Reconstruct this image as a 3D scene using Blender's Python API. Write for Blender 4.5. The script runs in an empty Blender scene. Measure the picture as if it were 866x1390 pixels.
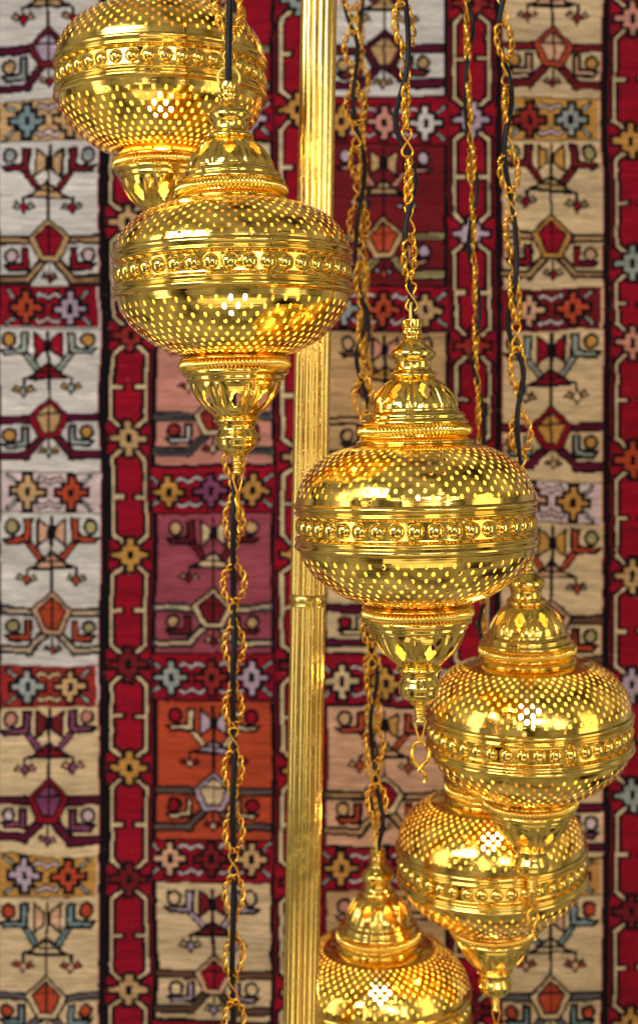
import bpy, math, random
import numpy as np
from mathutils import Vector, Matrix
random.seed(7)
rng = np.random.default_rng(7)
R = math.radians
S = bpy.context.scene
COL = S.collection

# ---------------------------------------------------------------- camera
F, CX, HZ, CAMZ = 1900.0, 433.0, 590.0, 1.6     # focal length in photo pixels, optical axis, eye level
cam = bpy.data.cameras.new('camera')
cam.sensor_fit = 'HORIZONTAL'; cam.sensor_width = 36
cam.lens = F / 866 * 36
cam.shift_y = -(695 - HZ) / 866
cam.clip_start = .05; cam.clip_end = 100
cam.dof.use_dof = True; cam.dof.focus_distance = 1.52; cam.dof.aperture_fstop = 7.3
cam.dof.aperture_blades = 9
camo = bpy.data.objects.new('camera', cam); COL.objects.link(camo)
camo.location = (0, 0, CAMZ); camo.rotation_euler = (R(90), 0, 0)
S.camera = camo

def at(px, py, d):
    return Vector(((px - CX) / F * d, d, CAMZ + (HZ - py) / F * d))

# ---------------------------------------------------------------- world and lamps
W = bpy.data.worlds.new('World'); S.world = W; W.use_nodes = True
bg = W.node_tree.nodes['Background']
# invented surround: pale and dark noise patches, added for the brass to reflect
wn = W.node_tree.nodes; wl = W.node_tree.links.new
wt = wn.new('ShaderNodeTexCoord'); wm = wn.new('ShaderNodeMapping'); wm.inputs['Scale'].default_value = (1, 1, .75); wl(wt.outputs['Generated'], wm.inputs[0])
wa = wn.new('ShaderNodeTexNoise'); wa.inputs['Scale'].default_value = 2.6; wa.inputs['Detail'].default_value = 4; wa.inputs['Roughness'].default_value = .62; wl(wm.outputs[0], wa.inputs['Vector'])
wr = wn.new('ShaderNodeValToRGB'); wl(wa.outputs['Fac'], wr.inputs[0])
e_ = wr.color_ramp.elements
e_[0].position = .35; e_[0].color = (.015, .012, .010, 1); e_[1].position = .72; e_[1].color = (1.0, .95, .85, 1)
for q_, c_ in ((.41, (.12, .10, .08, 1)), (.46, (.36, .33, .27, 1)), (.58, (.58, .54, .46, 1))):
    k_ = e_.new(q_); k_.color = c_
wl(wr.outputs[0], bg.inputs[0]); bg.inputs[1].default_value = .62

def area(name, loc, target, sx, sy, power, col):
    l = bpy.data.lights.new(name, 'AREA'); l.shape = 'RECTANGLE'; l.size = sx; l.size_y = sy
    l.energy = power; l.color = col
    o = bpy.data.objects.new(name, l); COL.objects.link(o); o.location = loc
    o.rotation_euler = (Vector(target) - Vector(loc)).to_track_quat('-Z', 'Y').to_euler()
    o['kind'] = 'structure'
    return o
def lamp(name, loc, r, power, col):
    l = bpy.data.lights.new(name, 'POINT'); l.shadow_soft_size = r; l.energy = power; l.color = col
    o = bpy.data.objects.new(name, l); COL.objects.link(o); o.location = loc
    return o
T0 = (0, 2.2, 1.5)  # aim of the unseen area lamps, added for light and brass reflections
area('daylight_area', (-1.9, -.5, 3.1), T0, 1.7, .9, 74, (.78, .89, 1))
area('left_area', (-2.7, .8, 1.6), T0, .8, 2.4, 19, (1, .95, .84))
area('right_area', (2.7, .4, 1.5), T0, 1.0, 2.4, 17, (1, .82, .52))
area('front_area', (.7, -2.2, 2.7), T0, 1.0, .5, 28, (1, .95, .88))
area('front_strip', (-.9, -1.8, 1.6), T0, .35, 1.6, 7, (1, .93, .80))
area('right_strip', (1.5, -1.0, 1.9), T0, .25, 1.3, 6, (.92, .97, 1))
area('low_area', (.2, -.2, -.3), T0, 2.6, .8, 9, (1, .80, .50))
lr = random.Random(3)
for i in range(16):  # small unseen point lamps, added to put sparkles in the beads
    x, y, z = lr.uniform(-1.8, 1.8), lr.uniform(-1.6, .1), lr.uniform(.8, 2.9)
    lamp('sparkle_light', (x, y, z), lr.uniform(.025, .05), lr.uniform(.5, 1.6), (1, .80, .50) if i % 2 else (1, .95, .9))

S.view_settings.view_transform = 'Standard'; S.view_settings.look = 'None'
S.view_settings.exposure = 0.0; S.view_settings.gamma = 1; S.view_settings.use_curve_mapping = False
S.render.engine = 'CYCLES'
cy = S.cycles
cy.use_denoising = True; cy.max_bounces = 9; cy.glossy_bounces = 8; cy.diffuse_bounces = 4
cy.sample_clamp_indirect = 5; cy.sample_clamp_direct = 0; cy.blur_glossy = .2
cy.caustics_reflective = True; cy.caustics_refractive = False

# ---------------------------------------------------------------- materials
def newmat(name):
    m = bpy.data.materials.new(name); m.use_nodes = True
    nt = m.node_tree; return m, nt, nt.nodes['Principled BSDF']
def N(nt, t, **kw):
    n = nt.nodes.new(t)
    for k, v in kw.items():
        if k in n.inputs: n.inputs[k].default_value = v
        else: setattr(n, k, v)
    return n
def brass(name, col, rough, spun=True, lowbump=.25, inner=None, scale=14):
    m, nt, p = newmat(name); L = nt.links.new
    p.inputs['Metallic'].default_value = 1
    tc = N(nt, 'ShaderNodeTexCoord')
    # faint tone variation of the plating
    n1 = N(nt, 'ShaderNodeTexNoise', Scale=9.0, Detail=3.0); L(tc.outputs['Object'], n1.inputs['Vector'])
    mx = N(nt, 'ShaderNodeMixRGB'); mx.inputs[1].default_value = (*col, 1)
    mx.inputs[2].default_value = (col[0] * .90, col[1] * .82, col[2] * .8, 1)
    L(n1.outputs['Fac'], mx.inputs[0])
    src = mx.outputs[0]
    # smudges and fine wear in the polish
    n2 = N(nt, 'ShaderNodeTexNoise', Scale=35.0, Detail=6.0, Roughness=.7); L(tc.outputs['Object'], n2.inputs['Vector'])
    mr = N(nt, 'ShaderNodeMapRange'); mr.inputs['From Min'].default_value = .42; mr.inputs['From Max'].default_value = .74
    mr.inputs['To Min'].default_value = rough * .75; mr.inputs['To Max'].default_value = rough * 2.9
    L(n2.outputs['Fac'], mr.inputs['Value']); rsrc = mr.outputs[0]
    if inner:
        g = N(nt, 'ShaderNodeNewGeometry')
        m2 = N(nt, 'ShaderNodeMixRGB'); L(g.outputs['Backfacing'], m2.inputs[0]); L(src, m2.inputs[1])
        m2.inputs[2].default_value = (*inner, 1); src = m2.outputs[0]
        m3 = N(nt, 'ShaderNodeMix'); L(g.outputs['Backfacing'], m3.inputs[0]); L(rsrc, m3.inputs[2]); m3.inputs[3].default_value = .55
        rsrc = m3.outputs[0]
        m4 = N(nt, 'ShaderNodeMapRange'); m4.inputs['To Min'].default_value = 1; m4.inputs['To Max'].default_value = .35; L(g.outputs['Backfacing'], m4.inputs['Value']); L(m4.outputs[0], p.inputs['Metallic'])
    L(src, p.inputs['Base Color']); L(rsrc, p.inputs['Roughness'])
    # hand-beaten unevenness, and the fine rings left by spinning
    nb = N(nt, 'ShaderNodeTexNoise', Scale=float(scale), Detail=2.0); L(tc.outputs['Object'], nb.inputs['Vector'])
    b1 = N(nt, 'ShaderNodeBump', Strength=lowbump, Distance=.02); L(nb.outputs['Fac'], b1.inputs['Height'])
    last = b1
    if spun:
        mp = N(nt, 'ShaderNodeMapping'); mp.inputs['Scale'].default_value = (3, 3, 420); L(tc.outputs['Object'], mp.inputs['Vector'])
        ns = N(nt, 'ShaderNodeTexNoise', Scale=1.0, Detail=3.0); L(mp.outputs[0], ns.inputs['Vector'])
        b2 = N(nt, 'ShaderNodeBump', Strength=.22, Distance=.0006); L(ns.outputs['Fac'], b2.inputs['Height']); L(b1.outputs[0], b2.inputs['Normal'])
        last = b2
    L(last.outputs[0], p.inputs['Normal'])
    return m
GOLD = (.90, .63, .14)
M_shell = brass('polished_brass_shell', GOLD, .10, inner=(.92, .70, .13))
M_lathe = brass('polished_brass_turned', GOLD, .09, lowbump=.10, inner=(.92, .70, .13))
M_bead = brass('polished_brass_bead', GOLD, .06, spun=False, lowbump=.05)
M_chain = brass('gilt_chain_wire', (.95, .52, .06), .2, spun=False, lowbump=.05, scale=160)
M_pole = brass('brass_pole', (.86, .62, .17), .15, spun=False, lowbump=.0, scale=3)

m, nt, p = newmat('black_cord'); M_cord = m
p.inputs['Base Color'].default_value = (.006, .007, .010, 1); p.inputs['Roughness'].default_value = .38; p.inputs['Specular IOR Level'].default_value = .2
nb = N(nt, 'ShaderNodeTexNoise', Scale=90.0); b = N(nt, 'ShaderNodeBump', Strength=.15, Distance=.002)
nt.links.new(nb.outputs['Fac'], b.inputs['Height']); nt.links.new(b.outputs[0], p.inputs['Normal'])

m, nt, p = newmat('ceramic_holder'); M_ceramic = m
p.inputs['Base Color'].default_value = (.8, .72, .5, 1); p.inputs['Roughness'].default_value = .4
m, nt, p = newmat('lit_bulb'); M_bulb = m
p.inputs['Base Color'].default_value = (.9, .85, .7, 1)
p.inputs['Emission Color'].default_value = (1, .74, .26, 1)
lw = N(nt, 'ShaderNodeLayerWeight', Blend=.35); mr_ = N(nt, 'ShaderNodeMapRange'); nt.links.new(lw.outputs['Facing'], mr_.inputs['Value'])
mr_.inputs['To Min'].default_value = 330; mr_.inputs['To Max'].default_value = 6; nt.links.new(mr_.outputs[0], p.inputs['Emission Strength'])

# ---------------------------------------------------------------- mesh helpers
def mesh_obj(name, V, Fc, mat, parent=None, smooth=True, sharp=None, normals=None):
    me = bpy.data.meshes.new(name)
    me.from_pydata([tuple(v) for v in V], [], Fc)
    me.materials.append(mat)
    if smooth:
        me.polygons.foreach_set('use_smooth', [True] * len(me.polygons))
    if sharp: me.set_sharp_from_angle(angle=R(sharp))
    if normals is not None:
        me.normals_split_custom_set_from_vertices([tuple(n) for n in normals])
    o = bpy.data.objects.new(name, me); COL.objects.link(o)
    if parent: o.parent = parent
    return o
def tag(o, label, cat, group=None):
    o['label'] = label; o['category'] = cat
    if group: o['group'] = group
def empty(name, loc=(0, 0, 0)):
    o = bpy.data.objects.new(name, None); o.empty_display_size = .02
    COL.objects.link(o); o.location = loc
    return o
def copy_tree(o, parent=None):
    c = o.copy(); COL.objects.link(c)
    if parent: c.parent = parent
    for ch in list(o.children): copy_tree(ch, c)
    return c

def catmull(P, n):
    P = [Vector((a, b, 0)) for a, b in P]
    P = [P[0] * 2 - P[1]] + P + [P[-1] * 2 - P[-2]]
    out = []
    for i in range(1, len(P) - 2):
        p0, p1, p2, p3 = P[i - 1:i + 3]
        for k in range(n):
            t = k / n
            q = .5 * ((2 * p1) + (p2 - p0) * t + (2 * p0 - 5 * p1 + 4 * p2 - p3) * t * t + (3 * p1 - p0 - 3 * p2 + p3) * t ** 3)
            out.append((q.x, q.y))
    out.append((P[-2].x, P[-2].y))
    return out
def arc_curve(P, n=16):
    """arc-length parametrised smooth profile: s in 0..1 -> (r, z)"""
    Q = np.array(catmull(P, n)); L = np.r_[0, np.cumsum(np.hypot(*np.diff(Q, axis=0).T))]
    return (lambda s: (float(np.interp(s * L[-1], L, Q[:, 0])), float(np.interp(s * L[-1], L, Q[:, 1])))), L[-1]

U = .28 / 330        # lantern unit (one photo pixel on the nearest lantern) in metres

def lathe(name, prof, mat, parent, seg=72, sub=3, sharp=50):
    P = catmull(prof, sub) if sub > 1 else prof
    V, Fc = [], []
    for r, z in P:
        for k in range(seg):
            a = 2 * math.pi * k / seg
            V.append((max(r, .01) * U * math.cos(a), max(r, .01) * U * math.sin(a), z * U))
    up = P[-1][1] > P[0][1]
    for i in range(len(P) - 1):
        for k in range(seg):
            a, b = i * seg + k, i * seg + (k + 1) % seg
            f = [a, b, b + seg, a + seg]
            Fc.append(f if up else f[::-1])
    return mesh_obj(name, V, Fc, mat, parent, sharp=sharp)

def holed(name, surf, cells, mat, parent, lip):
    """surf(theta, s) -> point in metres; cells: list of (boundary uv list, hole uv list, rings)"""
    V, NN, Fc = [], [], []
    e = 1e-3
    def nrm(u, v):
        a = np.array(surf(u + e, v)) - np.array(surf(u - e, v)); b = np.array(surf(u, v + e)) - np.array(surf(u, v - e))
        n = np.cross(a, b); l = np.linalg.norm(n); n = n / l if l else np.array((0, 0, 1.))
        return n
    cache = {}
    def vert(u, v):
        k = (round(u % (2 * math.pi), 5), round(v, 5))
        if k not in cache:
            cache[k] = len(V); V.append(surf(u, v)); NN.append(nrm(u, v))
        return cache[k]
    for bd, hole, rings in cells:
        n = len(bd); prev = [vert(*q) for q in bd]
        for j in range(1, rings + 1):
            t = j / rings; t = 1 - (1 - t) ** 1.2
            cur = [vert(b0[0] + (h[0] - b0[0]) * t, b0[1] + (h[1] - b0[1]) * t) for b0, h in zip(bd, hole)]
            for i in range(n):
                f = [prev[i], prev[(i + 1) % n], cur[(i + 1) % n], cur[i]]
                Fc.append(f)
            prev = cur
        # the thickness of the sheet round the opening
        cc = np.mean([V[i] for i in prev], axis=0)
        ring0, ring1 = [], []
        for i in prev:
            q = np.array(V[i]); nn = NN[i]; side = cc - q; side = side / (np.linalg.norm(side) + 1e-9)
            ring0.append(len(V)); V.append(tuple(q)); NN.append((side * .8 + nn * .6) / np.linalg.norm(side * .8 + nn * .6))
            ring1.append(len(V)); V.append(tuple(q - nn * lip)); NN.append(side)
        for i in range(n):
            Fc.append([ring0[i], ring0[(i + 1) % n], ring1[(i + 1) % n], ring1[i]])
    # orientation: outward
    f = Fc[0]; a, b, c = (np.array(V[i]) for i in f[:3])
    if np.dot(np.cross(b - a, c - a), NN[f[0]]) < 0:
        Fc = [g[::-1] for g in Fc]
    return mesh_obj(name, V, Fc, mat, parent, normals=NN)

def perforated(name, prof, cols, rows, s0, s1, hw, hh, flip, mat, parent):
    cur, Ltot = arc_curve(prof)
    sg = -1 if flip else 1
    def surf(u, s):
        r, z = cur(min(max(s, 0), 1)); 
        return (r * U * math.cos(u * sg), r * U * math.sin(u * sg), z * U)
    cells = []; ds = (s1 - s0) / rows; du = 2 * math.pi / cols
    for j in range(rows):
        off = (j % 2) * .5
        sc = s0 + (j + .5) * ds
        r = cur(sc)[0]; pitch = r * du
        w = min(hw, pitch * .27) / r; h = min(hh, Ltot * ds * .41) / Ltot
        for i in range(cols):
            uc = (i + off) * du
            bd = []
            for k in range(4): bd.append((uc - du / 2 + du * k / 4, sc - ds / 2))
            for k in range(2): bd.append((uc + du / 2, sc - ds / 2 + ds * k / 2))
            for k in range(4): bd.append((uc + du / 2 - du * k / 4, sc + ds / 2))
            for k in range(2): bd.append((uc - du / 2, sc + ds / 2 - ds * k / 2))
            jx, jy = rng.normal(0, .04, 2); jw = 1 + rng.normal(0, .06)
            hole = []
            for (u, v) in bd:
                ph = math.atan2((v - sc) / ds, (u - uc) / du)
                hole.append((uc + jx * w + w * jw * math.cos(ph), sc + jy * h + h * math.sin(ph)))
            cells.append((bd, hole, 1))
    o = holed(name, surf, cells, mat, parent, .0005)
    # plain margins next to the perforated zone are part of the same sheet
    def margin(a, b, n):
        me = o.data
        V, Fc = [], []
        for j in range(n + 1):
            r, z = cur(a + (b - a) * j / n)
            for k in range(108):
                t = 2 * math.pi * k / 108; V.append((r * U * math.cos(t), r * U * math.sin(t), z * U))
        up = V[-1][2] > V[0][2]
        for j in range(n):
            for k in range(108):
                q, p_ = j * 108 + k, j * 108 + (k + 1) % 108
                f = [q, p_, p_ + 108, q + 108]; Fc.append(f if up else f[::-1])
        return V, Fc
    return o, margin

def join_raw(parts, name, mat, parent, sharp=50):
    V, Fc = [], []
    for v, f in parts:
        n = len(V); V += v; Fc += [[i + n for i in q] for q in f]
    return mesh_obj(name, V, Fc, mat, parent, sharp=sharp)

def fluted(name, prof, mat, parent, flip, cut_h, cut_w, cut_c):
    cur, Ltot = arc_curve(prof)
    sg = -1 if flip else 1
    def surf(u, s):
        s = min(max(s, 0), 1)
        r, z = cur(s)
        fade = math.sin(math.pi * min(max(s, 0), 1)) ** .6
        d = ((u / (math.pi / 4)) % 1.0); d = min(d, 1 - d)          # 0 at lobe centre, .5 at the seam
        lobe = (math.cos(math.pi * d)) ** .55 if d < .5 else 0
        rib = math.exp(-((.5 - d) / .045) ** 2)
        groove = math.exp(-((.39 - d) / .04) ** 2)
        k = 1 + fade * (.085 * (lobe - .75) + .115 * rib - .018 * groove)
        return (r * k * U * math.cos(u * sg), r * k * U * math.sin(u * sg), z * U)
    cells = []
    n = 18
    for i in range(8):
        uc = i * math.pi / 4; du = math.pi / 4
        bd = []
        for k in range(n): bd.append((uc - du / 2 + du * k / n, 0))
        for k in range(n): bd.append((uc + du / 2, k / n))
        for k in range(n): bd.append((uc + du / 2 - du * k / n, 1))
        for k in range(n): bd.append((uc - du / 2, 1 - k / n))
        rm = cur(cut_c)[0]; hole = []
        for (u, v) in bd:
            ph = math.atan2((v - cut_c), (u - uc) / du)
            y = math.sin(ph); x = math.copysign((1 - abs(y) ** 1.7) * (.72 + .28 * abs(math.cos(1.5 * math.pi * y))), math.cos(ph)) if abs(math.cos(ph)) > 1e-6 else 0
            hole.append((uc + x * cut_w / rm, cut_c + y * cut_h / Ltot))
        cells.append((bd, hole, 9))
    return holed(name, surf, cells, mat, parent, .0005)

def rope(name, r, z, mi, mat, parent, n=84, slant=1.0):
    V, Fc = [], []; seg = n * 6; m_ = 10
    for i in range(seg):
        a = 2 * math.pi * i / seg
        for k in range(m_):
            b = 2 * math.pi * k / m_
            q = mi * (1 + .34 * math.sin(n * a + slant * b * 1.0)) 
            rr = r + q * math.cos(b); V.append((rr * U * math.cos(a), rr * U * math.sin(a), (z + q * 1.15 * math.sin(b)) * U))
    for i in range(seg):
        for k in range(m_):
            Fc.append([i * m_ + k, ((i + 1) % seg) * m_ + k, ((i + 1) % seg) * m_ + (k + 1) % m_, i * m_ + (k + 1) % m_])
    return mesh_obj(name, V, Fc, mat, parent)

def tube_raw(P, rad, n=8, closed=False, flat=None):
    """tube through points (metres); rad may be a list"""
    P = [Vector(p) for p in P]; m_ = len(P); V, Fc = [], []
    rr = rad if isinstance(rad, (list, tuple)) else [rad] * m_
    up = Vector((0, 1, .05)).normalized()
    X = None
    for i, p_ in enumerate(P):
        if closed: t = P[(i + 1) % m_] - P[i - 1]
        else: t = P[min(i + 1, m_ - 1)] - P[max(i - 1, 0)]
        t.normalize()
        if X is None:
            X = (up - t * up.dot(t)); X = X.normalized() if X.length > 1e-3 else Vector((1, 0, 0))
        else:
            X = (X - t * X.dot(t)).normalized()
        Y = t.cross(X)
        for k in range(n):
            a = 2 * math.pi * k / n
            V.append(tuple(p_ + (X * math.cos(a) * (flat or 1) + Y * math.sin(a)) * rr[i]))
    for i in range(m_ if closed else m_ - 1):
        j = (i + 1) % m_
        for k in range(n):
            Fc.append([i * n + k, i * n + (k + 1) % n, j * n + (k + 1) % n, j * n + k][::-1])
    if not closed:
        Fc.append([k for k in range(n)]); Fc.append([(m_ - 1) * n + k for k in range(n)][::-1])
    return V, Fc

# ---------------------------------------------------------------- carpet
CD = 2.9                       # distance of the carpet
KP = CD / F                    # metres per photo pixel on it
X0, X1, Y0, Y1, CS = -240, 1110, -220, 1600, 1.6
gw, gh = int((X1 - X0) / CS), int((Y1 - Y0) / CS)
gx = X0 + (np.arange(gw) + .5) * CS; gy = Y0 + (np.arange(gh) + .5) * CS
PAL = {}
PL = []
def C(name, r, g, b):
    f = lambda v: ((v / 255 + .055) / 1.055) ** 2.4 if v > 10 else v / 255 / 12.92
    PAL[name] = len(PL); PL.append((f(r), f(g), f(b)))
C('black', 14, 8, 14); C('white', 206, 195, 186); C('cream', 212, 180, 138); C('crimson', 143, 9, 31)
C('magenta', 150, 16, 62); C('rust', 146, 40, 34); C('orange', 178, 68, 38); C('tan', 192, 150, 102)
C('ochre', 190, 136, 64); C('grey', 150, 154, 146); C('teal', 116, 136, 138); C('lilac', 180, 154, 168)
C('mauve', 132, 66, 96); C('rose', 150, 68, 80); C('salmon', 196, 130, 112); C('peach', 206, 156, 122)
C('maroon', 84, 14, 38); C('brown', 92, 62, 46); C('olive', 164, 150, 100); C('darkred', 110, 22, 28)
C('ash', 92, 84, 84); C('pinkwhite', 204, 176, 174)
G = np.full((gh, gw), PAL['crimson'], dtype=np.uint8)

def poly(c, pts):
    pts = [(float(a), float(b)) for a, b in pts]
    xs = [q[0] for q in pts]; ys = [q[1] for q in pts]
    i0, i1 = np.searchsorted(gx, min(xs)), np.searchsorted(gx, max(xs)); j0, j1 = np.searchsorted(gy, min(ys)), np.searchsorted(gy, max(ys))
    if i1 <= i0 or j1 <= j0: return
    x = gx[i0:i1][None, :]; y = gy[j0:j1][:, None]; ins = np.zeros((j1 - j0, i1 - i0), bool)
    n = len(pts)
    for k in range(n):
        xa, ya = pts[k]; xb, yb = pts[(k + 1) % n]
        if ya == yb: continue
        c1 = ((ya > y) != (yb > y)); xi = (xb - xa) * (y - ya) / (yb - ya) + xa
        ins ^= c1 & (x < xi)
    G[j0:j1, i0:i1][ins] = PAL[c]
def line(c, pts, w, close=False):
    if close: pts = list(pts) + [pts[0]]
    for (xa, ya), (xb, yb) in zip(pts[:-1], pts[1:]):
        L = math.hypot(xb - xa, yb - ya) or 1; ux, uy = (xb - xa) / L * w / 2, (yb - ya) / L * w / 2
        poly(c, [(xa - ux - uy, ya - uy + ux), (xb + ux - uy, yb + uy + ux), (xb + ux + uy, yb + uy - ux), (xa - ux + uy, ya - uy - ux)])
def rect(c, a, b, x, y): poly(c, [(a, b), (x, b), (x, y), (a, y)])
def op(c, pts, w=4.3):                     # filled and outlined in black wool
    poly(c, pts); line('black', pts, w, True)
def oval(c, x, y, rx, ry, w=4.3):
    op(c, [(x + rx * math.cos(t), y + ry * math.sin(t)) for t in np.linspace(0, 2 * math.pi, 13)[:-1]], w)
def mir(pts, cx, s): return [(cx + s * a, b) for a, b in pts]

def gear(x, y, c, k=1.0, vx=1.0):
    q = [(3.0, 21), (3.0, 12), (10, 10.5), (10.5, 3.2), (21, 2.8)]
    pts = [(a, b) for a, b in q] + [(a, -b) for a, b in q[::-1]] + [(-a, -b) for a, b in q] + [(-a, b) for a, b in q[::-1]]
    P = [(x + a * k * vx, y + b * k) for a, b in pts]
    line('black', P, 9.5, True); poly(c, P); rect('black', x - 3.6, y - 6, x + 3.6, y + 6)

def lattice(x, y, c='cream'):              # the bracket figures between two gears
    for s in (-1, 1):
        P = [(x - 17, y + s * 14), (x - 12, y + s * 19), (x - 5, y + s * 17), (x, y + s * 14), (x + 5, y + s * 17), (x + 12, y + s * 19), (x + 17, y + s * 14)]
        line('black', P, 7.5); line(c, P, 3.0)

def cross_strip(x0, x1, y0, y1, bgc, gears, field=False):
    rect(bgc, x0, y0, x1, y1)
    if not field: pass
    yc = (y0 + y1) / 2; n = len(gears)
    gxs = [(x0 + x1) / 2 - 31, (x0 + x1) / 2 + 28] if n == 2 else [x0 + 21, (x0 + x1) / 2 - 3, x1 - 28]
    for a, b in zip(gxs[:-1], gxs[1:]): lattice((a + b) / 2, yc, 'pinkwhite' if bgc != 'rust' else 'cream')
    for s in (-1, 1):
        for t in (-1, 1):
            xx = gxs[0] - 22 if s < 0 else gxs[-1] + 22
            line('black', [(xx + s * 4, yc + t * 22), (xx - s * 6, yc + t * 13)], 7); line('grey', [(xx + s * 3, yc + t * 21), (xx - s * 5, yc + t * 14)], 3)
    for gx_, c in zip(gxs, gears): gear(gx_, yc, c)

def motif(cx, T, half, c, h=1.0):
    """birds, tree and hexagon figure; c: dict of colours"""
    cx += random.uniform(-2, 2); T += random.uniform(-2, 2); h *= random.uniform(.98, 1.02); bw = random.uniform(3.6, 4.6)
    Y = lambda v: T + v * h
    def two(f):
        for s in (-1, 1): f(s)
    # legs of the lower figure: thick double bars
    def legs(s):
        for q in ([(24, Y(131)), (half, Y(130))], [(8, Y(156)), (32, Y(182)), (half, Y(182))]):
            P = mir(q, cx, s)
            line('black', P, 13.5); line(c['leg'], P, 7.5)
            if c.get('leg2'): line(c['leg2'], P, 3)
    two(legs)
    # arms up to the birds
    def arm(s):
        P = mir([(13, Y(61)), (36, Y(30))], cx, s)
        line('black', P, 10.5); line(c['boot'], P, 4.6)
        P = mir([(26, Y(7)), (36, Y(8)), (36, Y(29)), (64, Y(32)), (58, Y(38)), (28, Y(37))], cx, s)
        op(c['boot'], P, bw)
        oval(c['circ'], cx + s * 52.5, Y(17), 8.5, 9.5, 4)
    two(arm)
    # tree: stem, wings, crown, blossoms
    line('black', [(cx, Y(5)), (cx, Y(112))], 4.2)
    two(lambda s: op(c['wing'], mir([(18, Y(7)), (4, Y(18)), (4, Y(33)), (18, Y(44))], cx, s), 3.4))
    op(c['base'], [(cx - 25, Y(72)), (cx - 14, Y(62)), (cx, Y(51)), (cx + 14, Y(62)), (cx + 25, Y(72))])
    line('black', [(cx - 14, Y(63)), (cx + 14, Y(63))], 3); line('black', [(cx, Y(50)), (cx, Y(112))], 4.2)
    def bud(x, y, k=1.0):
        x += random.uniform(-1.5, 1.5); y += random.uniform(-2, 2); k *= random.uniform(.88, 1.1)
        op(c['circ'], [(x - 4 * k, y), (x - 10 * k, y - 6 * k), (x - 15 * k, y + 1), (x - 8 * k, y + 4 * k)], 2.8)
        op(c['circ'], [(x + 4 * k, y), (x + 10 * k, y - 6 * k), (x + 15 * k, y + 1), (x + 8 * k, y + 4 * k)], 2.8)
        op(c['bud'], [(x, y - 6 * k), (x + 6 * k, y + 2), (x, y + 11 * k), (x - 6 * k, y + 2)], 2.8)
    two(lambda s: (line('black', mir([(24, Y(69)), (33, Y(73)), (33, Y(82))], cx, s), 4.2), bud(cx + s * 33, Y(86))))
    # hexagon
    op(c['out'], [(cx, Y(101)), (cx + 29, Y(128)), (cx + 13, Y(159)), (cx - 13, Y(159)), (cx - 29, Y(128))], 3.4)
    op(c['inn'], [(cx, Y(109)), (cx + 19, Y(127)), (cx + 8, Y(151)), (cx - 8, Y(151)), (cx - 19, Y(127))], 3)
    line('black', [(cx, Y(110)), (cx, Y(151))], 2.8); line('black', [(cx - 15, Y(125)), (cx + 15, Y(125))], 2.4)
    # pockets beside it
    def pocket(s):
        P = mir([(29, Y(142)), (37, Y(142)), (37, Y(161)), (62, Y(163)), (56, Y(170)), (29, Y(169))], cx, s)
        op(c['pock'], P); oval(c['circ2'], cx + s * 53, Y(151), 8.5, 8.5, 4)
    two(pocket)
    line('black', [(cx, Y(159)), (cx, Y(176))], 3); bud(cx, Y(178), .85)

def D(wing, boot, circ, base, out, inn, leg, bud, leg2=None, pock=None, circ2=None):
    return dict(wing=wing, boot=boot, circ=circ, base=base, out=out, inn=inn, leg=leg, bud=bud, leg2=leg2, pock=pock or boot, circ2=circ2 or circ)
V1 = D('tan', 'crimson', 'tan', 'tan', 'darkred', 'lilac', 'maroon', 'crimson', pock='grey')
V2 = D('tan', 'darkred', 'grey', 'tan', 'tan', 'crimson', 'brown', 'crimson', 'tan', 'crimson', 'pinkwhite')
V3 = D('crimson', 'grey', 'ochre', 'crimson', 'crimson', 'tan', 'maroon', 'grey')
V4 = D('peach', 'orange', 'olive', 'peach', 'peach', 'orange', 'ash', 'orange', 'cream')
V5 = D('darkred', 'mauve', 'salmon', 'crimson', 'crimson', 'mauve', 'maroon', 'mauve', circ2='pinkwhite')
V6 = D('peach', 'teal', 'orange', 'cream', 'cream', 'orange', 'ash', 'peach')
V7 = D('cream', 'darkred', 'tan', 'cream', 'cream', 'darkred', 'ash', 'darkred', 'cream')
V8 = D('lilac', 'cream', 'crimson', 'lilac', 'lilac', 'cream', 'brown', 'cream', 'ash')
V9 = D('darkred', 'lilac', 'cream', 'darkred', 'peach', 'crimson', 'brown', 'lilac')
VA = D('tan', 'salmon', 'lilac', 'tan', 'tan', 'orange', 'olive', 'orange', 'brown')
VB = D('tan', 'rust', 'tan', 'tan', 'maroon', 'tan', 'maroon', 'tan')
VC = D('ochre', 'orange', 'tan', 'tan', 'cream', 'crimson', 'brown', 'orange', 'tan')
VD = D('ochre', 'darkred', 'olive', 'tan', 'ochre', 'crimson', 'brown', 'crimson', 'tan', 'crimson', 'peach')
VE = D('peach', 'orange', 'tan', 'peach', 'orange', 'peach', 'darkred', 'rust', None, 'peach', 'ochre')

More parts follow.
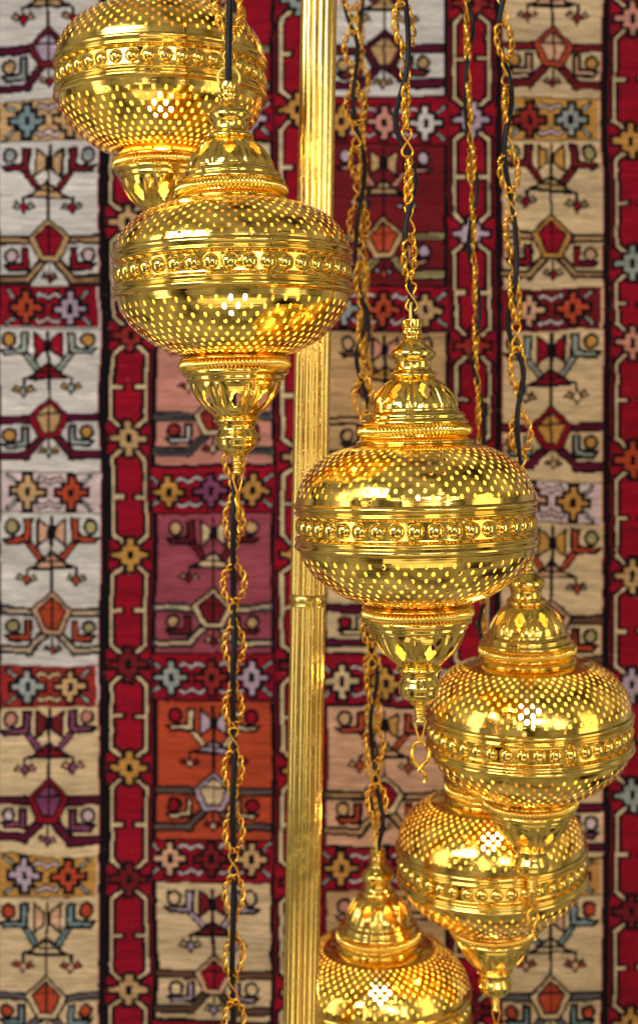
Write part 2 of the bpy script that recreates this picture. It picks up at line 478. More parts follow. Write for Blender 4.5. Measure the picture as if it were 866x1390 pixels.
def wide_column(x0, x1, blocks):
    cx = (x0 + x1) / 2 - 1
    for T, bgc, pal, sc, gears in blocks:   # the cross strip lies above each block
        rect(bgc, x0, T - 4, x1, T + 260)
        cross_strip(x0, x1 - 3, T - 53, T, sc, gears)
        line('black', [(x0, T - 54), (x1, T - 54)], 1.8); line('black', [(x0, T + 1), (x1, T + 1)], 1.8)
        motif(cx, T + 2, 66, pal)
def panel_column(x0, x1, boxes):
    rect('crimson', x0 - 4, Y0, x1 + 4, Y1)
    cx = (x0 + x1) / 2 - 2
    for T, bgc, pal, gears in boxes:
        rect('black', x0, T, x1, T + 194); rect(bgc, x0 + 4.5, T + 4, x1 - 4.5, T + 190)
        motif(cx, T + 6, 76, pal, .93)
        cross_strip(x0 + 2, x1 - 2, T - 52, T - 4, 'crimson', gears)
def chain_strip(x0, x1, flowers):
    rect('crimson', x0, Y0, x1, Y1)
    cx = (x0 + x1) / 2
    for (ya, ca), (yb, cb) in zip(flowers[:-1], flowers[1:]):
        for s in (-1, 1):
            m_ = (ya + yb) / 2
            P = mir([(11, ya + 16), (23, ya + 27), (23, yb - 27), (11, yb - 16)], cx, s)
            line('black', P, 12.5)
            line('black', mir([(22, m_), (9, m_)], cx, s), 10)
            line('cream', P, 3.8); line('cream', mir([(22, m_), (11, m_)], cx, s), 4)
    for y, c in flowers: gear(cx, y, c, 1.05, 1.08)
def seq(ys, cs): return list(zip(ys, cs))

chain_strip(-64, -8, seq([-160 + 150 * i for i in range(13)], ['tan', 'rust', 'ochre', 'grey'] * 4))
panel_column(-232, -66, [(T, b, v, ('ochre', 'orange', 'grey')) for T, b, v in ((-61, 'salmon', V7), (191, 'orange', V8), (444, 'white', VB), (696, 'rose', V7), (948, 'cream', V9), (1195, 'ochre', VC), (1450, 'white', V3))])
wide_column(0, 135, [(-315, 'white', V4, 'crimson', ('tan', 'grey')), (-62, 'white', V1, 'rust', ('tan', 'grey')), (190, 'white', V2, 'tan', ('teal', 'tan')), (440, 'white', V3, 'crimson', ('orange', 'lilac')),
                     (697, 'white', V4, 'pinkwhite', ('tan', 'orange')), (957, 'cream', V5, 'rust', ('grey', 'tan')), (1215, 'cream', V6, 'ochre', ('lilac', 'orange')), (1470, 'white', V3, 'crimson', ('tan', 'grey'))])
chain_strip(145, 205, seq([-150, 2, 152, 303, 452, 598, 752, 903, 1045, 1195, 1345, 1495, 1650], ['tan', 'rust', 'tan', 'tan', 'rust', 'tan', 'ochre', 'darkred', 'ochre', 'darkred', 'tan', 'ochre', 'tan']))
panel_column(208, 372, [(-310, 'cream', V9, ('tan', 'tan', 'grey')), (-62, 'crimson', VA, ('tan', 'tan', 'grey')), (190, 'cream', V9, ('tan', 'orange', 'lilac')), (440, 'salmon', D('cream', 'white', 'rust', 'cream', 'cream', 'rust', 'ash', 'cream', 'black'), ('tan', 'rust', 'ochre')),
                        (695, 'rose', V7, ('ochre', 'mauve', 'ochre')), (948, 'orange', V8, ('grey', 'rust', 'lilac')), (1194, 'cream', V9, ('peach', 'darkred', 'tan')), (1445, 'salmon', V7, ('grey', 'rust', 'lilac'))])
chain_strip(374, 438, seq([-150, 2, 152, 303, 452, 620, 752, 903, 1045, 1195, 1345, 1495, 1650], ['tan', 'grey', 'ochre', 'tan', 'tan', 'tan', 'ochre', 'darkred', 'ochre', 'darkred', 'tan', 'ochre', 'tan']))
panel_column(441, 606, [(-310, 'cream', V9, ('tan', 'tan', 'grey')), (-58, 'white', VB, ('ochre', 'salmon', 'grey')), (196, 'darkred', VA, ('ochre', 'salmon', 'white')), (446, 'tan', D('salmon', 'brown', 'tan', 'ochre', 'ochre', 'rust', 'brown', 'rust', 'tan'), ('grey', 'orange', 'tan')),
                        (698, 'cream', D('tan', 'cream', 'crimson', 'tan', 'maroon', 'tan', 'maroon', 'rust'), ('tan', 'orange', 'grey')), (955, 'peach', VC, ('cream', 'ochre', 'tan')), (1204, 'tan', D('salmon', 'peach', 'salmon', 'ochre', 'ochre', 'rust', 'brown', 'rust'), ('ochre', 'rust', 'tan')), (1455, 'salmon', V7, ('grey', 'rust', 'lilac'))])
chain_strip(608, 670, seq([-150, 8, 163, 320, 470, 620, 770, 920, 1070, 1220, 1370, 1520, 1670], ['tan', 'rust', 'lilac', 'lilac', 'rust', 'tan', 'tan', 'ochre', 'darkred', 'ochre', 'darkred', 'tan', 'ochre']))
wide_column(682, 816, [(-320, 'cream', V4, 'crimson', ('tan', 'grey')), (-66, 'cream', VE, 'rust', ('tan', 'grey')), (189, 'cream', VD, 'ochre', ('rust', 'grey')), (445, 'cream', D('crimson', 'grey', 'ochre', 'crimson', 'crimson', 'ochre', 'maroon', 'cream'), 'darkred', ('peach', 'orange')),
                       (708, 'cream', D('ochre', 'orange', 'olive', 'peach', 'peach', 'orange', 'brown', 'orange'), 'pinkwhite', ('peach', 'ochre')), (962, 'cream', V5, 'rust', ('grey', 'ochre')), (1218, 'cream', V6, 'ochre', ('lilac', 'orange')), (1470, 'white', V3, 'crimson', ('tan', 'grey'))])
chain_strip(828, 888, seq([-130, 25, 190, 356, 465, 622, 782, 930, 1080, 1240, 1390, 1540, 1690], ['tan', 'salmon', 'ochre', 'grey', 'salmon', 'orange', 'tan', 'lilac', 'grey', 'darkred', 'ochre', 'tan', 'tan']))
panel_column(892, 1060, [(T, b, v, ('ochre', 'mauve', 'grey')) for T, b, v in ((-310, 'rose', V7), (-61, 'cream', V9), (191, 'orange', V8), (444, 'white', VB), (696, 'rose', V7), (948, 'salmon', V7), (1195, 'ochre', VC), (1450, 'white', V3))])
chain_strip(1062, 1110, seq([-160 + 150 * i for i in range(13)], ['tan', 'rust', 'ochre', 'grey'] * 4))
for a, b in ((-8, 0), (136, 145), (670, 680), (817, 827)): rect('black', a, Y0, b, Y1)
for x in (206, 373, 439, 607, 890, 1061, -65, -233): line('black', [(x, Y0), (x, Y1)], 2.6)

# the weaver's hand: the pattern wanders a little
def smooth_noise(w, h, cell, amp):
    a = rng.normal(0, 1, (h // cell + 3, w // cell + 3))
    yy = np.arange(h) / cell; xx = np.arange(w) / cell
    y0 = yy.astype(int); x0 = xx.astype(int); fy = yy - y0; fx = xx - x0
    fy = (fy * fy * (3 - 2 * fy))[:, None]; fx = (fx * fx * (3 - 2 * fx))[None, :]
    A = a[np.ix_(y0, x0)]; B = a[np.ix_(y0, x0 + 1)]; C_ = a[np.ix_(y0 + 1, x0)]; D_ = a[np.ix_(y0 + 1, x0 + 1)]
    return amp * ((A * (1 - fx) + B * fx) * (1 - fy) + (C_ * (1 - fx) + D_ * fx) * fy)
wx = smooth_noise(gw, gh, 60, 1.1) + smooth_noise(gw, gh, 9, .38); wy = smooth_noise(gw, gh, 50, 1.5) + smooth_noise(gw, gh, 9, .38)
jj = np.clip((np.arange(gh)[:, None] + wy).round().astype(int), 0, gh - 1); ii = np.clip((np.arange(gw)[None, :] + wx).round().astype(int), 0, gw - 1)
G = G[jj, ii]

def ripple(x, z):            # x, z in metres on the carpet: how far the cloth stands off the wall
    return .006 * np.sin(x * 5.1 + .7) + .005 * np.sin(z * 3.3 + x * 1.7) + .003 * np.sin(x * 13 + z * 4)
def carpet():
    quads = []; cols = []
    vib = rng.normal(1, .045, (gh, gw // 8 + 2))
    for j in range(gh):
        row = G[j]; br = np.flatnonzero(np.diff(row)) + 1
        e = np.unique(np.r_[0, br, gw, np.arange(24, gw, 24)])
        a = e[:-1]; b = e[1:]
        quads.append(np.stack([a, b, np.full(len(a), j), np.full(len(a), j + 1)], 1)); cols.append(row[a])
    Q = np.concatenate(quads); cidx = np.concatenate(cols); n = len(Q)
    xa, xb = X0 + Q[:, 0] * CS, X0 + Q[:, 1] * CS; ya, yb = Y0 + Q[:, 2] * CS, Y0 + Q[:, 3] * CS
    px = np.stack([xa, xb, xb, xa], 1).ravel(); py = np.stack([yb, yb, ya, ya], 1).ravel()
    x = (px - CX) * KP; z = (HZ - py) * KP
    V = np.stack([x, CD - .008 - ripple(x, z), z + CAMZ], 1)
    me = bpy.data.meshes.new('carpet_pattern')
    me.vertices.add(4 * n); me.vertices.foreach_set('co', V.ravel())
    me.loops.add(4 * n); me.loops.foreach_set('vertex_index', np.arange(4 * n))
    me.polygons.add(n); me.polygons.foreach_set('loop_start', np.arange(n) * 4); me.polygons.foreach_set('loop_total', np.full(n, 4))
    me.polygons.foreach_set('use_smooth', np.ones(n, bool))
    ca = me.color_attributes.new('wool', 'FLOAT_COLOR', 'CORNER')
    P = np.array(PL)[cidx] * rng.normal(1, .05, (n, 1))
    P = np.c_[np.clip(P, 0, 1), np.ones(n)]
    ca.data.foreach_set('color', np.repeat(P, 4, axis=0).ravel())
    me.update(); me.validate()
    nn = np.stack([np.zeros(4 * n), -np.ones(4 * n), np.zeros(4 * n)], 1)
    # slope of the ripple for smooth shading
    e = 1e-3
    nn[:, 0] = -(ripple(x + e, z) - ripple(x - e, z)) / (2 * e); nn[:, 2] = -(ripple(x, z + e) - ripple(x, z - e)) / (2 * e)
    nn /= np.linalg.norm(nn, axis=1)[:, None]
    me.normals_split_custom_set_from_vertices(nn.tolist())
    return me

m, nt, p = newmat('woven_wool'); M_wool = m; L = nt.links.new
p.inputs['Roughness'].default_value = .95; p.inputs['Specular IOR Level'].default_value = .12
p.inputs['Sheen Weight'].default_value = .08
at_ = N(nt, 'ShaderNodeVertexColor'); at_.layer_name = 'wool'
tc = N(nt, 'ShaderNodeTexCoord')
mp = N(nt, 'ShaderNodeMapping'); mp.inputs['Scale'].default_value = (22, 22, 210); L(tc.outputs['Object'], mp.inputs[0])
n1 = N(nt, 'ShaderNodeTexNoise', Scale=1.0, Detail=4.0, Roughness=.7); L(mp.outputs[0], n1.inputs['Vector'])
mp2 = N(nt, 'ShaderNodeMapping'); mp2.inputs['Scale'].default_value = (900, 900, 380); L(tc.outputs['Object'], mp2.inputs[0])
n2 = N(nt, 'ShaderNodeTexNoise', Scale=1.0, Detail=1.0); L(mp2.outputs[0], n2.inputs['Vector'])
mp3 = N(nt, 'ShaderNodeMapping'); mp3.inputs['Scale'].default_value = (2.2, 2.2, 26); L(tc.outputs['Object'], mp3.inputs[0])
n3 = N(nt, 'ShaderNodeTexNoise', Scale=1.0, Detail=3.0); L(mp3.outputs[0], n3.inputs['Vector'])     # abrash: dye lots
def mrange(src, a, b):
    r = N(nt, 'ShaderNodeMapRange'); r.inputs['From Min'].default_value = .25; r.inputs['From Max'].default_value = .75
    r.inputs['To Min'].default_value = a; r.inputs['To Max'].default_value = b; L(src, r.inputs['Value']); return r.outputs[0]
v = N(nt, 'ShaderNodeMath', operation='MULTIPLY'); L(mrange(n1.outputs['Fac'], .5, 1.36), v.inputs[0]); L(mrange(n2.outputs['Fac'], .86, 1.1), v.inputs[1])
v2 = N(nt, 'ShaderNodeMath', operation='MULTIPLY'); L(v.outputs[0], v2.inputs[0]); L(mrange(n3.outputs['Fac'], .76, 1.2), v2.inputs[1])
hsv = N(nt, 'ShaderNodeHueSaturation'); L(at_.outputs['Color'], hsv.inputs['Color']); L(v2.outputs[0], hsv.inputs['Value'])
# lint and worn knots showing pale cotton
mp4 = N(nt, 'ShaderNodeMapping'); mp4.inputs['Scale'].default_value = (120, 120, 260); L(tc.outputs['Object'], mp4.inputs[0])
n4 = N(nt, 'ShaderNodeTexNoise', Scale=1.0, Detail=2.0); L(mp4.outputs[0], n4.inputs['Vector'])
r4 = N(nt, 'ShaderNodeMapRange'); r4.inputs['From Min'].default_value = .72; r4.inputs['From Max'].default_value = .80; r4.inputs['To Max'].default_value = .6; L(n4.outputs['Fac'], r4.inputs['Value'])
mxl = N(nt, 'ShaderNodeMixRGB'); L(r4.outputs[0], mxl.inputs[0]); L(hsv.outputs[0], mxl.inputs[1]); mxl.inputs[2].default_value = (.5, .42, .38, 1)
L(mxl.outputs[0], p.inputs['Base Color'])
wv = N(nt, 'ShaderNodeTexWave', Scale=1.0, Distortion=2.0); wv.bands_direction = 'Z'
mp5 = N(nt, 'ShaderNodeMapping'); mp5.inputs['Scale'].default_value = (60, 60, 85); L(tc.outputs['Object'], mp5.inputs[0]); L(mp5.outputs[0], wv.inputs['Vector'])
wv.inputs['Detail Scale'].default_value = 2
ad = N(nt, 'ShaderNodeMath', operation='ADD'); L(wv.outputs['Fac'], ad.inputs[0]); L(n1.outputs['Fac'], ad.inputs[1])
b = N(nt, 'ShaderNodeBump', Strength=.55, Distance=.0012); L(ad.outputs[0], b.inputs['Height']); L(b.outputs[0], p.inputs['Normal'])
M_back, nt_, p_ = newmat('carpet_backing'); p_.inputs['Base Color'].default_value = (.03, .012, .014, 1); p_.inputs['Roughness'].default_value = 1

rug = empty('carpet', ((X0 + X1) / 2 * 0, CD, CAMZ + (HZ - Y1) * KP))
tag(rug, 'large red and cream kilim carpet with geometric tree panels hanging behind the lanterns', 'carpet')
cm = carpet(); cm.materials.append(M_wool)
co = bpy.data.objects.new('woven_face', cm); COL.objects.link(co); co.parent = rug; co.location = -rug.location
# a thick backing that follows the cloth
V, Fc = [], []
nx, nz = 60, 80
for s in (0, 1):
    for j in range(nz + 1):
        for i in range(nx + 1):
            x = ((X0 + (X1 - X0) * i / nx) - CX) * KP; z = (HZ - (Y0 + (Y1 - Y0) * j / nz)) * KP
            V.append((x, CD - .0065 - ripple(x, z) + s * .005, z + CAMZ))
o2 = (nx + 1) * (nz + 1)
for j in range(nz):
    for i in range(nx):
        a = j * (nx + 1) + i
        Fc.append([a, a + nx + 1, a + nx + 2, a + 1]); Fc.append([a + o2, a + 1 + o2, a + nx + 2 + o2, a + nx + 1 + o2])
ed = [i for i in range(nx + 1)] + [j * (nx + 1) + nx for j in range(1, nz + 1)] + [nz * (nx + 1) + i for i in range(nx - 1, -1, -1)] + [j * (nx + 1) for j in range(nz - 1, 0, -1)]
for k in range(len(ed)):
    a, b_ = ed[k], ed[(k + 1) % len(ed)]; Fc.append([a, b_, b_ + o2, a + o2])
bk = mesh_obj('backing', V, Fc, M_back, rug); bk.location = -rug.location

# ---------------------------------------------------------------- brass pole
def pole():
    d = 1.95; A = at(439, -330, d); B = at(403.5, 1640, d)
    root = empty('brass_pole', B); tag(root, 'tall fluted brass display pole with a narrow collar, leaning slightly between the lanterns', 'pole')
    ax = (A - B).normalized(); Lg = (A - B).length
    root.rotation_euler = ax.to_track_quat('Z', 'Y').to_euler()
    cz = (at(420, 814, d) - B).dot(ax)
    def sect(name, z0, z1, r0, nf=14):
        seg = nf * 12; V, Fc = [], []
        zs = [z0, z0 + .002, z1 - .002, z1]
        for z in zs:
            for k in range(seg):
                a = 2 * math.pi * k / seg
                t = (a * nf / (2 * math.pi)) % 1
                fl = abs(math.sin(math.pi * t)) ** .75                  # rounded reeds with narrow valleys
                r = r0 * (.89 + .11 * fl)
                V.append((r * math.cos(a), r * math.sin(a), z))
        for i in range(len(zs) - 1):
            for k in range(seg):
                Fc.append([i * seg + k, i * seg + (k + 1) % seg, (i + 1) * seg + (k + 1) % seg, (i + 1) * seg + k])
        Fc.append(list(range(seg))[::-1]); Fc.append([3 * seg + k for k in range(seg)])
        return mesh_obj(name, V, Fc, M_pole, root, sharp=40)
    sect('lower_tube', 0, cz - .008, .0245); sect('upper_tube', cz + .008, Lg, .0252)
    k = 1 / U / 1.0
    pr = [(.0235, -.0095), (.0252, -.0085), (.0256, -.0065), (.0245, -.0045), (.0245, -.0035), (.0262, -.001), (.0266, .002), (.0262, .005), (.0245, .0075), (.0235, .009)]
    c = lathe('collar', [(a * k, b_ * k) for a, b_ in pr], M_pole, root); c.location = (0, 0, cz)
pole()

# ---------------------------------------------------------------- lantern
def make_lantern():
    root = empty('hanging_lantern')
    up = [(162, 31), (159.5, 48), (150, 68), (135, 85), (118, 97), (98, 106), (76, 111.5)]
    lo = [(66, -106), (86, -101), (113, -88), (139, -67), (154, -47), (160, -30)]
    a, mg = perforated('upper_shell', up, 54, 11, .07, .80, 2.55, 4.0, False, M_shell, root)
    join_raw([mg(0, .07, 4), mg(.80, 1, 8)], 'shell_collar', M_shell, root)
    a, mg = perforated('lower_shell', lo, 54, 10, .07, .93, 2.55, 3.9, False, M_shell, root)
    join_raw([mg(0, .07, 4), mg(.93, 1, 4)], 'shell_rim', M_shell, root)
    band = lathe('band', [(158, -34), (161, -32.5), (165, -30), (166, -26.5), (163.5, -23), (162.5, -21), (164.5, -19), (165, -17), (162.5, -14.5), (158, -13.5), (157, -10), (157, 0), (157, 10), (158, 13.5), (162.5, 14.5), (165, 17), (164.5, 19), (162.5, 21), (163.5, 23), (166, 26.5), (165, 30), (161, 32.5), (158, 34)], M_lathe, root, seg=128)
    # one bead, copied round the band
    V, Fc = [], []; n, m_ = 16, 7
    for j in range(m_ + 1):
        t = (math.pi / 2) * j / m_ * 1.12
        for k in range(n):
            q = 2 * math.pi * k / n
            V.append((8.2 * math.cos(t) * U if t < math.pi / 2 else -1.5 * U, 11.2 * math.sin(min(t, math.pi / 2)) * math.cos(q) * U, 11.2 * math.sin(min(t, math.pi / 2)) * math.sin(q) * U))
    for j in range(m_):
        for k in range(n):
            Fc.append([j * n + k, (j + 1) * n + k, (j + 1) * n + (k + 1) % n, j * n + (k + 1) % n])
    bd = mesh_obj('bead', V, Fc, M_bead, band)
    for i in range(40):
        c = bd if i == 0 else bd.copy()
        if i: COL.objects.link(c)
        q = 2 * math.pi * i / 40
        c.location = (156.2 * U * math.cos(q), 156.2 * U * math.sin(q), 0); c.rotation_euler = (0, 0, q)
    lathe('cap_rim', [(77, 110), (79, 112.5), (78, 115), (74, 118), (71, 121), (71, 137), (74, 139.5), (73, 143), (69, 146), (69.5, 150), (66, 154), (62, 156), (61.5, 159), (59, 161)], M_lathe, root)
    rope('cap_rope_ring', 72.5, 129, 5.2, M_lathe, root)
    fluted('dome', [(60, 158), (58, 168), (52.5, 179), (44.5, 190), (36, 198), (28, 203.5)], M_lathe, root, False, 14.5, 8.6, .52)
    lathe('neck', [(26, 202), (31, 204.5), (32, 207.5), (30, 211), (26, 214), (24.5, 219), (25, 226), (28, 231), (30, 237), (28, 243), (22, 249), (16, 254), (14.5, 257), (11.5, 260), (11.5, 263), (13.5, 265), (13.7, 269), (12.3, 271.5), (12.3, 273.5), (13.8, 276), (13.8, 284), (12.5, 286), (5, 286)], M_lathe, root, seg=64, sub=6)
    # bail ring that the chain hooks into
    P = [(15.0 * U * math.cos(t), 0, (293 + 16 * math.sin(t)) * U) for t in np.linspace(0, 2 * math.pi, 33)[:-1]]
    v, f = tube_raw(P, .0017, 10, True); mesh_obj('bail_ring', v, f, M_lathe, root)
    lathe('cup_rim', [(64, -104), (70, -106), (75, -109), (76, -111.5), (72, -113), (69.5, -115), (69, -123), (72, -125.5), (73.5, -128.5), (72, -132), (67.5, -134.5), (67.5, -138), (66, -141), (62, -143)][::-1], M_lathe, root)
    rope('cup_rope_ring', 71.5, -119, 4.9, M_lathe, root)
    fluted('cup', [(29, -191), (33, -186), (40, -180), (46, -174), (52, -166), (57.5, -157), (61, -149), (63, -142)], M_lathe, root, False, 15.5, 8.0, .55)
    th = [(9, -245), (7, -247), (8.6, -249.5), (6.6, -252), (8, -254.5), (6, -257), (7.6, -259.5), (5.8, -262), (7.4, -264.5), (7.6, -267), (5, -269.5), (.2, -270)]
    lathe('finial', ([(27, -190), (31, -192.5), (31.5, -196), (27, -199.5), (25, -203), (25, -207), (28, -213), (30, -218), (28.5, -221), (28, -224), (27, -229), (22, -235), (15, -240), (12, -243)] + th)[::-1], M_lathe, root, seg=64, sub=5)
    # wire triangle and hook pull hanging from the finial
    P = [(-6.5, -266), (-6.8, -270), (-5.5, -278), (-1.5, -293), (0, -296), (1.5, -293), (5.5, -278), (6.8, -270), (6.5, -266)]
    P = [(a * U, 0, b_ * U) for a, b_ in catmull(P, 3)]
    v, f = tube_raw(P, .0011, 8); mesh_obj('wire_loop', v, f, M_chain, root)
    P = [(7, -300), (2, -294), (-6, -296), (-11, -305), (-11, -317), (-5, -327), (2, -334), (6, -342), (4, -350)]
    Q = [(10, -302), (12, -310), (9, -319), (2, -327), (-4, -334)]
    parts = []
    for W_ in (P, Q):
        pts = [(a * U, .0012 * math.sin(i_ * .7), b_ * U) for i_, (a, b_) in enumerate(catmull(W_, 4))]
        parts.append(tube_raw(pts, [.0018 + .0008 * math.sin(math.pi * i_ / len(pts)) for i_ in range(len(pts))], 8))
    pull = join_raw(parts, 'hook_pull', M_chain, root)
    # bulb and its holder inside
    hold = lathe('bulb_holder', [(12, 112), (14, 100), (14, 40), (11, 34), (1, 33)][::-1], M_ceramic, root, seg=20, sub=1)
    bm_ = []; V, Fc = [], []
    for j in range(13):
        t = math.pi * j / 12
        r = 20 * math.sin(t)
        for k in range(20):
            V.append((r * U * math.cos(2 * math.pi * k / 20), r * U * math.sin(2 * math.pi * k / 20), 21 * math.cos(t) * U))
    for j in range(12):
        for k in range(20):
            Fc.append([j * 20 + k, (j + 1) * 20 + k, (j + 1) * 20 + (k + 1) % 20, j * 20 + (k + 1) % 20])
    bulb = mesh_obj('bulb', V, Fc, M_bulb, root)
    return root
def find(root, kind):
    return next(c for c in root.children if c.name.split('.')[0] == kind)

def rotate_part(o, rz): o.rotation_euler.z = rz

#      px, py(band centre), distance, roll, pitch, spin, bulb z, pull turn, label
LAN = [(218.5, 110, 1.847, 0.6, 0, 9, -34, 0, 'gold pierced lantern in the top left corner, its cap cut off'),
       (316.5, 373, 1.632, 1.25, 0, 2, -34, 86, 'gold pierced lantern in sharp focus left of the pole, on a thick black cord'),
       (564.5, 711, 1.612, 1.15, 0, 14, 16, -6, 'gold pierced lantern in sharp focus right of the brass pole'),
       (718, 989, 1.90, 1.7, -3.5, 24, 22, 40, 'gold pierced lantern farthest right, overlapping the blurred glowing one beneath it'),
       (667, 1168, 2.062, 2.2, -4, 5, 34, 0, 'softly blurred glowing gold lantern tucked under and behind the right hand lantern'),
       (516, 1364, 2.15, 1.0, -1, 18, 20, 0, 'blurred gold lantern at the bottom edge beside the pole, cap and shoulder in view'),
       (513, 1338, 2.55, 1.0, 0, 18, 30, 0, 'strongly blurred orange glowing lantern shoulder behind the bottom lantern, nearest the carpet')]
FORM = [(1.0, 1.0, 0, 1.07, -5), (.885, .95, 0, 1.06, 1), (.98, .965, 0, 1.02, 0), (1.0, .985, 0, 1.0, 0), (1.02, 1.0, 0, 1.02, 0), (.98, 1.0, 0, 1.0, 0), (1, 1, 0, 1, 0)]
proto = make_lantern()
roots = []
for i, (px, py, d, roll, pitch, spin, bz, pt, lab) in enumerate(LAN):
    r = proto if i == 0 else copy_tree(proto)
    roots.append(r)
for r, (px, py, d, roll, pitch, spin, bz, pt, lab) in zip(roots, LAN):
    r.location = at(px, py, d)
    r.rotation_euler = (Matrix.Rotation(R(-roll), 3, 'Y') @ Matrix.Rotation(R(-pitch), 3, 'X')).to_euler()
    tag(r, lab, 'lantern', 'pierced gold lanterns hanging in front of the carpet')
    # every lantern was spun by hand: shells a little deeper or flatter, caps taller or squatter
    us, cs, cdz, ls, ldz = FORM[roots.index(r)]
    for ch in r.children:
        k = ch.name.split('.')[0]
        if k in ('upper_shell', 'shell_collar'): ch.scale.z = us
        if k in ('lower_shell', 'shell_rim'): ch.scale.z = ls
        if k in ('cap_rim', 'cap_rope_ring', 'dome', 'neck', 'bail_ring'):
            ch.scale.z = cs; ch.location.z = (111 * us + cdz - 111 * cs) * U
        if k in ('cup_rim', 'cup_rope_ring', 'cup', 'finial', 'wire_loop', 'hook_pull'):
            ch.location.z = (-106 * ls + 106 + ldz) * U
    for ch in r.children:
        k = ch.name.split('.')[0]
        if k in ('band', 'upper_shell', 'lower_shell', 'dome', 'cup', 'cap_rope_ring', 'cup_rope_ring'): ch.rotation_euler.z = R(spin)
        if k == 'bulb': ch.location.z = bz * U
        if k in ('hook_pull',): ch.rotation_euler.z = R(pt)
        if k in ('wire_loop',): ch.rotation_euler.z = R(12 if pt > 50 else pt * .5)
        if k == 'bail_ring': ch.rotation_euler.z = R(10 if pt > 50 else 80)

# ---------------------------------------------------------------- chains and cords
def helix_loop():
    """oval link made of two wires plaited round each other"""
    parts = []
    a, b_, n, turns, hr = .0152, .0258, 110, 5, .0033
    for s in (0, math.pi):
        P = []
        for i in range(n):
            t = 2 * math.pi * i / n
            c = Vector((a * math.cos(t), 0, b_ * math.sin(t))); nrm = Vector((b_ * math.cos(t), 0, a * math.sin(t))).normalized()
            q = turns * t + s
            P.append(c + nrm * hr * 1.15 * math.cos(q) + Vector((0, 1, 0)) * hr * .75 * math.sin(q))
        parts.append(tube_raw(P, .0019, 7, True))
    return parts
def fig8():
    P = []
    for i in range(48):
        t = 2 * math.pi * i / 48
        P.append(Vector((.0062 * math.sin(2 * t) * 1.0, .0012 * math.cos(t), .0158 * math.sin(t) if False else .0165 * math.cos(t))))
    # figure of eight: x = sin 2t, z = cos t, the wires pass over each other in the middle
    P = [Vector((.0064 * math.sin(2 * t) , .0013 * math.sin(t), .0165 * math.cos(t))) for t in np.linspace(0, 2 * math.pi, 49)[:-1]]
    return [tube_raw(P, .0015, 7, True)]
loop_me = join_raw(helix_loop(), 'plaited_link', M_chain, None, sharp=None); eight_me = join_raw(fig8(), 'figure_eight_link', M_chain, None, sharp=None)
loop_data, eight_data = loop_me.data, eight_me.data
bpy.data.objects.remove(loop_me); bpy.data.objects.remove(eight_me)
PER = .089
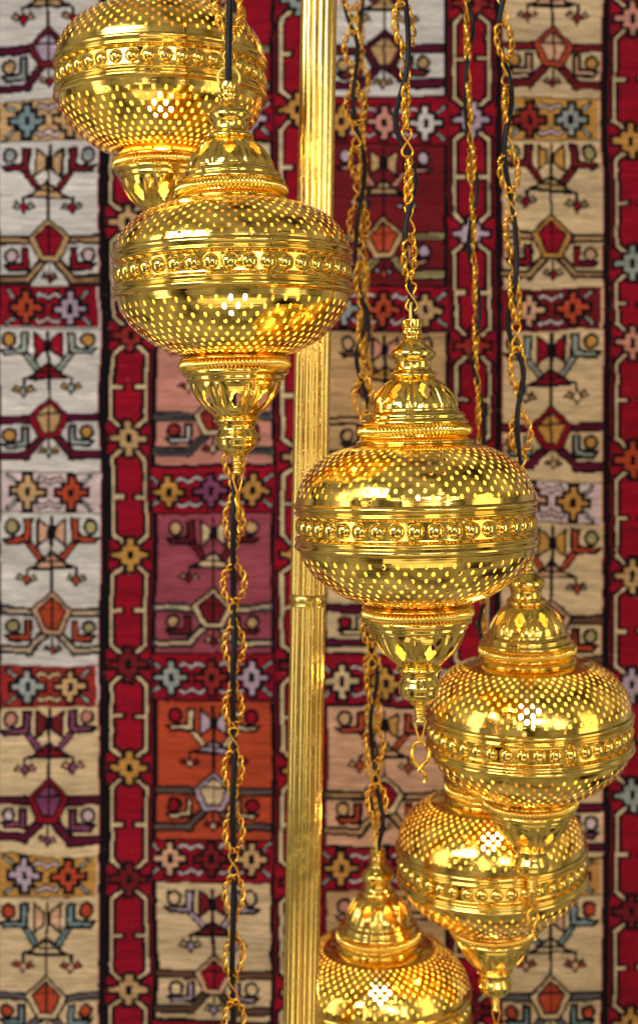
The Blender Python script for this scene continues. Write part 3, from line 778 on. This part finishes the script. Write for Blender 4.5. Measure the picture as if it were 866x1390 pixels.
def chain(A, B, label, ang, cord_r, amp, cord_label, ph, start=0.0, cord_end=None, jit=18, spin=0):
    """A: lower end, B: upper end"""
    A, B = Vector(A), Vector(B); ax = (B - A).normalized(); L_ = (B - A).length
    root = empty('chain', A)
    yv = ax.cross(Vector((1, 0, 0))).normalized(); xv = yv.cross(ax)
    root.rotation_euler = Matrix((xv, yv, ax)).transposed().to_euler()
    tag(root, label, 'chain', 'gilt chains holding the lanterns')
    z = start; k = 0
    while z < L_:
        o = bpy.data.objects.new('figure_eight_link', eight_data); COL.objects.link(o); o.parent = root
        o.location = (0, 0, z + .0165); o.rotation_euler = (0, 0, R(ang + spin * k + 90 * 0 + random.uniform(-jit, jit)))
        o = bpy.data.objects.new('plaited_link', loop_data); COL.objects.link(o); o.parent = root
        o.location = (random.uniform(-.001, .001), 0, z + .0165 + PER / 2); o.rotation_euler = (R(random.uniform(-4, 4)), R(random.uniform(-4, 4)), R(ang + 25 + spin * k + random.uniform(-jit, jit) * 1.3))
        o.scale = (random.uniform(.9, 1.06), 1, random.uniform(.96, 1.03))
        z += PER; k += 1
    # the cord threads in and out of the plaited links
    P = []; rr_ = random.Random(int(ph * 100) + int(ang)); w1, w2, w3 = rr_.uniform(.6, .9), rr_.uniform(0, 6), rr_.uniform(.25, .55); n = int(L_ / .006); e = cord_end if cord_end is not None else -.012
    for i in range(n + 1):
        z = e + (L_ - e) * i / n; w = min(1, max(0, (z - e) / .05))
        q = 2 * math.pi * z / (PER * 2.2) + ph
        P.append(A + ax * z + Vector((math.sin(q + .8 * math.sin(q * w3 + w2)) * amp * (.85 + .3 * math.sin(q * w1 + w2)) + math.sin(q * .37 + 1) * amp * .3, -.006 * math.cos(q) - .002, 0)) * w)
    v, f = tube_raw(P, cord_r, 12)
    c = mesh_obj('power_cord', v, f, M_cord); tag(c, cord_label, 'cord', 'black cords threaded through the chains')

def top_of(r):      # bail ring's top
    bpy.context.view_layer.update()
    return next(c for c in r.children if c.name.split('.')[0] == 'bail_ring').matrix_world @ Vector((0, 0, 303 * U))
TY = -260
def up_to(px, r, d): return at(px, TY, d)
t1 = top_of(roots[1]); chain(t1, at(311, TY, 1.632), 'gilt plaited chain above the sharp left lantern', 0, .0039, .0008, 'thick black cord running straight into the left lantern', 0, start=.012, cord_end=-.016, jit=6)
t2 = top_of(roots[2]); chain(t2, at(540, TY, 1.612), 'gilt chain with figure eight links above the sharp right lantern', 40, .0031, .0095, 'black cord winding through the sharp front chain', 3.6, start=-.004, cord_end=-.018, jit=25)
t3 = top_of(roots[3]); chain(t3, at(671, TY, 1.90), 'gilt chain hanging over the pale carpet column at the right', 20, .0036, .0085, 'black cord winding through the rightmost chain', 1.0, start=-.004, cord_end=-.018, jit=20)
t4 = top_of(roots[4]); chain(t4, at(625, TY, 2.062), 'thin looking gilt chain in front of the narrow red carpet border', 65, .0032, .0085, 'black cord winding along the second chain from the right', 2.4, start=-.004, cord_end=-.018, jit=10)
t5 = top_of(roots[5]); chain(t5, at(470, TY, 2.15), 'blurred gilt chain just right of the brass pole', 10, .0034, .0085, 'black cord in the blurred chain just right of the pole', .4, start=-.004, cord_end=-.018, jit=30)
t6 = top_of(roots[6]); chain(t6, at(484, TY, 2.55), 'most distant gilt chain, half hidden behind the chain right of the pole', 35, .0032, .0085, 'farthest black cord, half hidden behind the chain right of the pole', 2.2, start=-.004, cord_end=-.018, jit=30)
t0 = top_of(roots[0]); chain(t0, t0 + Vector((-.004, 0, .35)), 'gilt chain above the top left lantern, rising out of the picture', 30, .0034, .0085, 'black cord above the top left lantern, rising out of the picture', 1.1, start=-.004, cord_end=-.018)
chain(at(316.5, 1640, 2.0), at(318, TY, 2.0), 'long gilt chain of plaited rings hanging below and behind the left lantern', 0, .0043, .0012, 'thick black cord inside the long chain behind the left lantern', 0, start=.030, jit=10)
